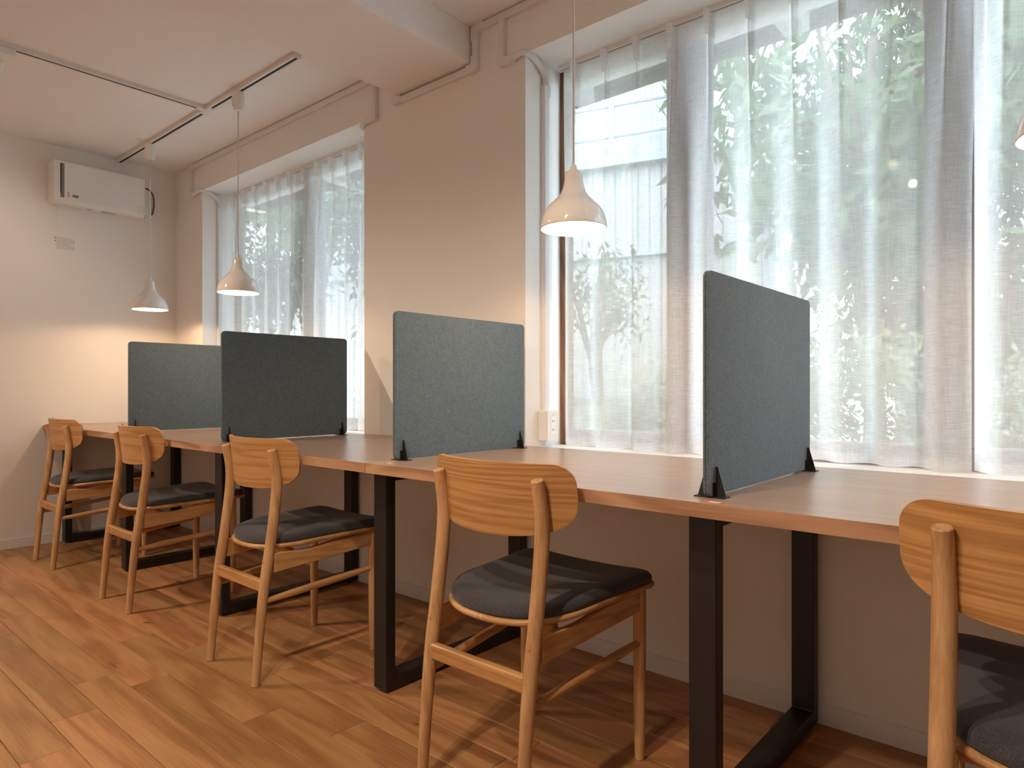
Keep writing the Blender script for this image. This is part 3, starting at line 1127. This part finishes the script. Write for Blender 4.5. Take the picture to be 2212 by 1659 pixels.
def reveal_run(root, x_edge, dirx, za, zb, yv=2.097):
    bm = bmesh.new()
    x1 = x_edge + 0.019 * dirx
    w = 0.0165
    prism(bm, [(x_edge, yv - w), (x_edge + 0.013 * dirx, yv - w), (x1, yv - w * 0.65), (x1, yv + w * 0.65), (x_edge + 0.013 * dirx, yv + w), (x_edge, yv + w)], (za, zb), 'z')
    cpart(root, 'trunking', bm)
    bm = bx(min(x_edge, x_edge + 0.0225 * dirx), max(x_edge, x_edge + 0.0225 * dirx), yv - 0.019, yv + 0.019, zb - 0.03, zb + 0.012)
    cpart(root, 'coupling', bm, bevel=0.003)

# left group: along the ceiling from near the side wall to the beam, with two drops
zr = ZC - 0.016
rt = conduit('white conduit along the ceiling over the window nearer the side wall', (-3.5, YW, zr))
bm = bmesh.new(); run_x(bm, -4.490, -2.390, zr); cpart(rt, 'trunking', bm)
cpart(rt, 'elbow', elbow_xz(-4.520, zr, 1, -1), bevel=0.002)
bm = bmesh.new(); run_z(bm, -4.520, 2.262, zr - 0.045); cpart(rt, 'trunking', bm)
cpart(rt, 'elbow', elbow_xz(-4.520, 2.222, 1, 1), bevel=0.002)
flexible(rt, W1A, -4.475, 2.222, 1, False)
reveal_run(rt, W1A, 1, 0.735, 2.125)
bm = bmesh.new(); run_z(bm, -2.563, 2.262, zr - 0.01); cpart(rt, 'trunking', bm)
cpart(rt, 'elbow', elbow_xz(-2.563, 2.222, -1, 1), bevel=0.002)
bm = bmesh.new()
tube(bm, [(-2.61, YW - 0.012, 2.222), (-2.648, YW - 0.012, 2.215), (-2.668, YW - 0.004, 2.205), (-2.672, YW + 0.03, 2.19)], 0.013, 12)
cpart(rt, 'flexible_sleeve', bm, smooth=True)

# right group: under the beam, up, along the ceiling, drop beside the wide window
zu = 2.252
rt = conduit('white conduit stepping under the ceiling beam and down beside the wide window', (-1.9, YW, zu))
cpart(rt, 'elbow', elbow_xz(-2.412, zu + 0.002, 1, 1), bevel=0.002)
bm = bmesh.new(); run_x(bm, -2.372, -1.945, zu); cpart(rt, 'trunking', bm)
cpart(rt, 'elbow', elbow_xz(-1.902, zu, -1, 1), bevel=0.002)
bm = bmesh.new(); run_z(bm, -1.902, zu + 0.04, zr - 0.04); cpart(rt, 'trunking', bm)
cpart(rt, 'elbow', elbow_xz(-1.902, zr, 1, -1), bevel=0.002)
bm = bmesh.new(); run_x(bm, -1.858, 1.2, zr); cpart(rt, 'trunking', bm)
bm = bmesh.new(); run_z(bm, -1.757, 2.262, zr - 0.010); cpart(rt, 'trunking', bm)
cpart(rt, 'elbow', elbow_xz(-1.757, 2.222, 1, 1), bevel=0.002)
bm = bx(-1.716, -1.692, YW - 0.024, YW, 2.206, 2.239); cpart(rt, 'coupling', bm, bevel=0.003)
flexible(rt, W2A, -1.70, 2.222, 1, True)
reveal_run(rt, W2A, 1, 0.852, 2.125)

# socket box at the foot of the conduit
def wall_socket_box():
    root = thing('socket_box', 'white surface socket box at the foot of the conduit beside the wide window', 'power socket', (W2A, 2.092, 0.735))
    x0 = 0.0005
    bm = bx(x0, 0.046, -0.033, 0.033, 0, 0.117)
    obj('back_box', bm, 'plastic', root, bevel=0.003)
    bm = bx(0.0462, 0.052, -0.034, 0.034, -0.001, 0.118)
    pl = obj('face_plate', bm, 'plastic', root, bevel=0.002)
    bm = bx(0.052, 0.0532, -0.013, 0.013, 0.024, 0.092)
    obj('socket_insert', bm, 'sill', pl, bevel=0.0006)
    bm = bmesh.new()
    for zc in (0.042, 0.076):
        for yy, hh in ((-0.0055, 0.0045), (0.0055, 0.0038)):
            box(bm, 0.0532, 0.0536, yy - 0.0011, yy + 0.0011, zc - hh, zc + hh)
    obj('slots', bm, 'slot', pl)
    fc = bpy.data.curves.new('number', 'FONT')
    fc.body = '2'
    fc.size = 0.011
    fc.align_x = 'CENTER'
    fc.extrude = 0.0001
    fo = bpy.data.objects.new('number_tmp', fc)
    C.objects.link(fo)
    bpy.context.view_layer.update()
    me = bpy.data.meshes.new_from_object(fo)
    bpy.data.objects.remove(fo)
    me.materials.clear()
    me.materials.append(M['ink'])
    o = bpy.data.objects.new('number', me)
    C.objects.link(o)
    o.parent = pl
    o.location = (0.0522, 0.001, 0.098)
    o.rotation_euler = (R(90), 0, R(90))
wall_socket_box()

# ------------------------------------------------------------------ wall ventilator on the side wall
def ventilator():
    ya, yb, za, zb, d = 1.232, 1.742, 2.055, 2.306, 0.120
    root = thing('wall_ventilator', 'white box ventilator mounted high on the side wall', 'ventilator', (XL, (ya + yb) / 2, za))
    o = Vector(root.location)
    def part(name, bm, mat, parent=root, **kw):
        bmesh.ops.translate(bm, verts=bm.verts, vec=-o)
        return obj(name, bm, mat, parent, **kw)
    bm = bmesh.new()
    # cross-section in x-z: front leans slightly, lower front edge chamfered
    prism(bm, [(XL + 0.0005, za + 0.004), (XL + d * 0.80, za), (XL + d, za + 0.020), (XL + d, zb - 0.004), (XL + d - 0.006, zb), (XL + 0.0005, zb)], (ya, yb), 'y')
    body = part('casing', bm, 'plastic', bevel=0.006, seg=3)
    xf = XL + d
    bm = bx(xf, xf + 0.0008, ya + 0.034, ya + 0.054, za + 0.030, zb - 0.016)
    part('grille', bm, 'grille', body)
    bm = bx(xf, xf + 0.0014, ya + 0.033, ya + 0.038, za + 0.055, zb - 0.016)
    part('grille_slot', bm, 'slot', body)
    # red mark: two rings over a cross
    bm = bmesh.new()
    cy_, cz_ = ya + 0.076, za + 0.052
    for dz in (0.010, 0.002):
        pts = [(xf + 0.0008, cy_ + 0.0042 * math.cos(a), cz_ + dz + 0.0042 * math.sin(a)) for a in [2 * math.pi * k / 14 for k in range(15)]]
        tube(bm, pts, 0.0009, 5)
    for s in (-1, 1):
        tube(bm, [(xf + 0.0008, cy_ - 0.0048, cz_ - 0.009 - 0.0048 * s), (xf + 0.0008, cy_ + 0.0048, cz_ - 0.009 + 0.0048 * s)], 0.001, 5)
    part('red_mark', bm, 'red', body)
    # rating label
    bm = bx(xf, xf + 0.0006, ya + 0.095, ya + 0.130, za + 0.040, za + 0.058)
    part('rating_label', bm, 'ink_grey', body)
    bm = bmesh.new()
    for k in range(4):
        box(bm, xf + 0.0006, xf + 0.0009, ya + 0.102, ya + 0.128 - 0.003 * (k % 2), za + 0.0425 + 0.0038 * k, za + 0.0445 + 0.0038 * k)
    part('rating_print', bm, 'ink', body)
    # square indicator plate
    bm = bmesh.new()
    y0, y1, z0, z1 = yb - 0.044, yb - 0.012, za + 0.022, za + 0.062
    for a in ((y0, y1, z0, z0 + 0.0012), (y0, y1, z1 - 0.0012, z1), (y0, y0 + 0.0012, z0, z1), (y1 - 0.0012, y1, z0, z1)):
        box(bm, xf, xf + 0.0007, *a)
    box(bm, xf, xf + 0.0007, y0 + 0.016, y0 + 0.022, z0 + 0.022, z0 + 0.026)
    part('indicator_outline', bm, 'ink_grey', body)
    # print underneath
    bm = bmesh.new()
    for k in range(5):
        box(bm, XL + 0.035 + 0.007 * k, XL + 0.0375 + 0.007 * k, ya + 0.27 + 0.012 * (k % 2), ya + 0.36 - 0.02 * (k % 3), za + 0.0006, za + 0.0022)
    for k in range(3):
        box(bm, XL + 0.045 + 0.007 * k, XL + 0.0475 + 0.007 * k, ya + 0.19, ya + 0.225, za + 0.0006, za + 0.0022)
    part('underside_print', bm, 'ink_grey', body)
    # pull cord
    bm = bmesh.new()
    tube(bm, [(XL + 0.014, ya + 0.045, za + 0.004), (XL + 0.012, ya + 0.045, za - 0.19)], 0.0012, 6)
    part('pull_cord', bm, 'cord')
    # mains cable looping to the socket plate
    bm = bmesh.new()
    tube(bm, smooth_path([(XL + 0.022, yb - 0.004, 2.262), (XL + 0.026, yb + 0.045, 2.268), (XL + 0.028, yb + 0.080, 2.235), (XL + 0.026, yb + 0.088, 2.17), (XL + 0.020, yb + 0.082, 2.115), (XL + 0.012, yb + 0.078, 2.105)], 8), 0.0052, 10)
    part('mains_cable', bm, 'grey_cable', smooth=True)
ventilator()
# socket plate beside it
root = thing('wall_socket', 'white socket plate on the side wall beside the ventilator', 'power socket', (XL, 1.814, 2.032))
bm = bx(0.0005, 0.008, -0.034, 0.034, 0, 0.118)
sp = obj('face_plate', bm, 'plastic', root, bevel=0.002)
bm = bx(0.008, 0.0092, -0.012, 0.012, 0.022, 0.096)
obj('socket_insert', bm, 'sill', sp, bevel=0.0006)
bm = bmesh.new()
for zc in (0.040,):
    for yy in (-0.005, 0.005):
        box(bm, 0.0092, 0.0096, yy - 0.0011, yy + 0.0011, zc - 0.0045, zc + 0.0045)
obj('slots', bm, 'slot', sp)
# instruction label
root = thing('wall_label', 'small printed white label stuck on the side wall under the ventilator', 'label', (XL, 1.323, 1.788))
bm = bx(0.0003, 0.001, -0.059, 0.059, 0, 0.084)
lb = obj('label_sheet', bm, 'paper', root)
bm = bmesh.new()
rnd = random.Random(5)
for k in range(13):
    z = 0.078 - k * 0.0058
    y = -0.046 if k not in (0, 8) else -0.055
    end = 0.052 if k not in (0, 7, 12) else 0.02
    while y < end:
        L_ = rnd.uniform(0.006, 0.016)
        box(bm, 0.001, 0.0013, y, min(end, y + L_), z - 0.0011, z + 0.0011)
        y += L_ + rnd.uniform(0.001, 0.003)
obj('text_lines', bm, 'ink_grey', lb)
bm = bmesh.new()
for z in (0.072, 0.055):
    box(bm, 0.001, 0.0014, -0.056, -0.050, z - 0.003, z + 0.003)
obj('bullets', bm, 'ink', lb)

# ------------------------------------------------------------------ outside
gm = bx(-16, 8, YO, 16, -0.35, -0.15)
tag(obj('garden_ground', gm, 'soil'), 'pale bare garden ground outside the windows', 'ground')['kind'] = 'structure'
# eave over the windows
root = thing('roof_eave', 'dark wooden eave board and soffit outside over the windows', 'eave', (-2, YO, 2.25))
bm = bx(-8 + 2, 4 + 2, 0.0, 0.50, 0.16, 0.20)
obj('soffit_board', bm, 'eave', root)
bm = bx(-8 + 2, 4 + 2, 0.50, 0.54, 0.12, 0.24)
obj('fascia_board', bm, 'eave', root)
for x in (-4.95, -3.85, -2.85, -1.87, -0.87, 0.13, 1.13):
    bm = bx(x - 0.045 + 2, x + 0.045 + 2, 0.0, 0.46, 0.08, 0.16)
    obj('rafter_end', bm, 'ext_white', root, bevel=0.003)

# corrugated yard wall, turned a little against the house
ANG = math.atan2(0.28, 0.96)
fence = thing('corrugated_fence', 'tall cream corrugated metal yard wall with grey cap beam', 'fence', (-3.12, 5.0, -0.15), ANG)
def corr(bm, x0, x1, z0, z1, period=0.10, amp=0.013, y=0.0):
    x = x0
    rows = []
    while x <= x1:
        for f, yy in ((0, 0), (0.38, 0), (0.5, amp), (0.88, amp)):
            rows.append((x + f * period, y - yy))
        x += period
    lo = [bm.verts.new((a, b, z0)) for a, b in rows]
    hi = [bm.verts.new((a, b, z1)) for a, b in rows]
    for i in range(len(rows) - 1):
        bm.faces.new((lo[i], lo[i + 1], hi[i + 1], hi[i]))
bm = bmesh.new(); corr(bm, -6.5, 1.2, 0, 3.0); obj('sheet_panel', bm, 'corr', fence)
for z in (2.22, 1.0):
    bm = bx(-6.5, 1.2, -0.055, -0.018, z, z + 0.05); obj('rail', bm, 'steel', fence)
bm = bx(-6.5, 1.25, -0.10, 0.05, 3.0, 3.22); obj('cap_beam', bm, 'steel', fence)
bm = bx(1.20, 1.30, -0.08, 0.03, 0, 3.1); obj('end_post', bm, 'steel', fence)

bld = thing('neighbour_building', 'pale neighbouring building with a railed gallery behind the yard wall', 'building', (-4.3, 8.5, -0.15), ANG)
bm = bmesh.new(); corr(bm, -9, 1.9, 3.4, 8.5, 0.16, 0.02); obj('upper_cladding', bm, 'corr_grey', bld)
bm = bx(-9, 2.0, 0.03, 2.0, 0, 8.5); obj('wall', bm, 'ext_white', bld)
bm = bx(-9, 2.05, -1.0, 0.03, 3.65, 3.85); obj('gallery_slab', bm, 'ext_white', bld)
for z in (4.35, 4.75):
    bm = bmesh.new(); tube(bm, [(-9, -0.95, z), (2.0, -0.95, z)], 0.03, 8); obj('handrail', bm, 'steel', bld)
for k in range(9):
    bm = bx(-8.8 + 1.35 * k, -8.74 + 1.35 * k, -0.98, -0.92, 3.85, 4.75); obj('baluster_post', bm, 'steel', bld)
for k in range(4):
    bm = bx(-6.5 + 2.2 * k, -5.6 + 2.2 * k, -0.04, 0.0, 5.3, 6.3); f = obj('window', bm, 'ext_white', bld)
    bm = bx(-6.44 + 2.2 * k, -5.66 + 2.2 * k, -0.05, -0.04, 5.36, 6.24); obj('pane', bm, 'corr_grey', f)

gw = thing('added_garden_wall', 'low grey block wall added behind the garden trees to hide bright sky gaps', 'wall', (2.0, 8.2, -0.15))  # added to block the bright horizon showing through the low foliage
bm = bx(-3.6, 6.0, 0.0, 0.15, 0, 1.9); obj('block_wall', bm, 'steel', gw)
bm = bx(-3.6, 6.0, -0.03, 0.18, 1.9, 1.97); obj('coping', bm, 'steel', gw)

def leaf_cloud(center, radii, n, size, rnd, hang=0.5, clumps=14):
    """many small pointed leaves clustered around twig ends"""
    bm = bmesh.new()
    cs = []
    for _ in range(clumps):
        while True:
            p = Vector((rnd.uniform(-1, 1), rnd.uniform(-1, 1), rnd.uniform(-1, 1)))
            if 0.25 < p.length < 1:
                break
        cs.append(Vector((center[0] + p.x * radii[0], center[1] + p.y * radii[1], center[2] + p.z * radii[2])))
    cr = 0.42 * sum(radii) / 3
    for _ in range(n):
        c = rnd.choice(cs)
        p = c + Vector((rnd.gauss(0, cr * 0.6), rnd.gauss(0, cr * 0.6), rnd.gauss(0, cr * 0.5)))
        s = size * rnd.uniform(0.6, 1.25)
        d = Vector((rnd.uniform(-1, 1), rnd.uniform(-1, 1), rnd.uniform(-1, 0.5) - hang)).normalized()
        u = d.cross(Vector((rnd.uniform(-1, 1), rnd.uniform(-1, 1), rnd.uniform(-1, 1)))).normalized()
        w = d.cross(u)
        a = bm.verts.new(p)
        b = bm.verts.new(p + d * s * 0.45 + u * s * 0.19 + w * s * 0.05)
        e = bm.verts.new(p + d * s * 0.45 - u * s * 0.19 + w * s * 0.05)
        t = bm.verts.new(p + d * s)
        bm.faces.new((a, b, t))
        bm.faces.new((a, t, e))
    return bm

def tree(name, x, y, height, crown_z, radii, n, size, mat, label, seed, group='garden trees outside the windows', dx=0.0):
    rnd = random.Random(seed)
    root = thing(name, label, 'tree', (x, y, -0.15), 0, group)
    bm = bmesh.new()
    P = smooth_path([(0, 0, 0), (0.05, 0.02, height * 0.3), (-0.03 + dx * 0.4, 0.0, height * 0.6), (0.04 + dx, 0.03, height * 0.95)], 5)
    tube(bm, P, [0.075 * (1 - 0.7 * k / (len(P) - 1)) for k in range(len(P))], 8)
    obj('trunk', bm, 'bark', root, smooth=True)
    for k in range(7):
        a = rnd.uniform(0, 6.283)
        s = P[int(len(P) * rnd.uniform(0.4, 0.9))]
        e = Vector((math.cos(a) * radii[0] * 0.8 + dx, math.sin(a) * radii[1] * 0.8, crown_z + rnd.uniform(-0.4, 0.6) * radii[2]))
        b2 = bmesh.new()
        tube(b2, [s, s.lerp(e, 0.5) + Vector((0, 0, 0.12)), e], [0.028, 0.018, 0.006], 6)
        obj('branch', b2, 'bark', root, smooth=True)
    f = obj('foliage', leaf_cloud((dx, 0, crown_z), radii, n, size, rnd), mat, root)
    f['kind'] = 'stuff'
    return root
tree('garden_tree', -0.95, 4.1, 3.2, 2.75, (0.95, 0.7, 0.85), 2600, 0.15, 'leaf_a', 'bright green leafy tree outside the wide window beside its mullions', 1)
tree('garden_tree', -1.0, 5.75, 4.2, 2.7, (0.95, 0.6, 1.8), 8500, 0.12, 'leaf_b', 'dark dense tree standing behind the bright tree at the wide window', 2)
tree('garden_tree', 0.15, 4.9, 3.8, 2.7, (0.9, 0.8, 1.3), 3800, 0.13, 'leaf_a', 'leafy green tree outside the wide window farthest from the pillar', 3)
tree('garden_tree', -0.35, 6.9, 5.0, 3.1, (1.25, 0.6, 2.3), 10500, 0.13, 'leaf_b', 'dark dense tree farthest back in the garden', 8)
tree('garden_tree', -5.85, 3.28, 3.0, 2.45, (0.6, 0.5, 0.8), 3600, 0.08, 'leaf_b', 'small-leaved dark tree outside the window nearer the side wall', 4)
tree('garden_tree', -5.0, 3.26, 2.8, 2.55, (0.55, 0.35, 0.55), 1500, 0.10, 'leaf_a', 'light green maple-like tree outside the window nearer the side wall', 5)
tree('garden_tree', -4.25, 3.38, 2.9, 2.3, (0.35, 0.35, 0.75), 1300, 0.10, 'leaf_b', 'slim drooping tree by the yard wall outside the window nearer the side wall', 6)
tree('garden_tree', -2.75, 4.15, 2.2, 1.75, (0.35, 0.3, 0.40), 900, 0.07, 'leaf_a', 'low airy maple sapling before the corrugated yard wall', 7)
def shrub(x, y, h, r, label, seed):
    rnd = random.Random(seed)
    root = thing('hedge_shrub', label, 'shrub', (x, y, -0.15), 0, 'clipped hedge shrubs in the garden')
    bm = bmesh.new()
    for k in range(5):
        a = rnd.uniform(0, 6.28)
        tube(bm, [(0, 0, 0), (math.cos(a) * r * 0.5, math.sin(a) * r * 0.5, h * 0.75)], [0.015, 0.006], 5)
    obj('stems', bm, 'bark', root)
    f = obj('foliage', leaf_cloud((0, 0, h * 0.62), (r, r * 0.8, h * 0.38), 4600, 0.065, rnd, -0.4, 22), 'leaf_c', root)
    f['kind'] = 'stuff'
for k, x in enumerate((-2.0, -1.35, -0.72, -0.1, 0.5)):
    shrub(x, 3.62 + 0.05 * (k % 2), 1.18 + 0.05 * (k % 3), 0.40, 'yellow-green clipped shrub, %s in the low hedge counting from the corrugated yard wall' % ('first', 'second', 'third', 'fourth', 'fifth')[k], 30 + k)
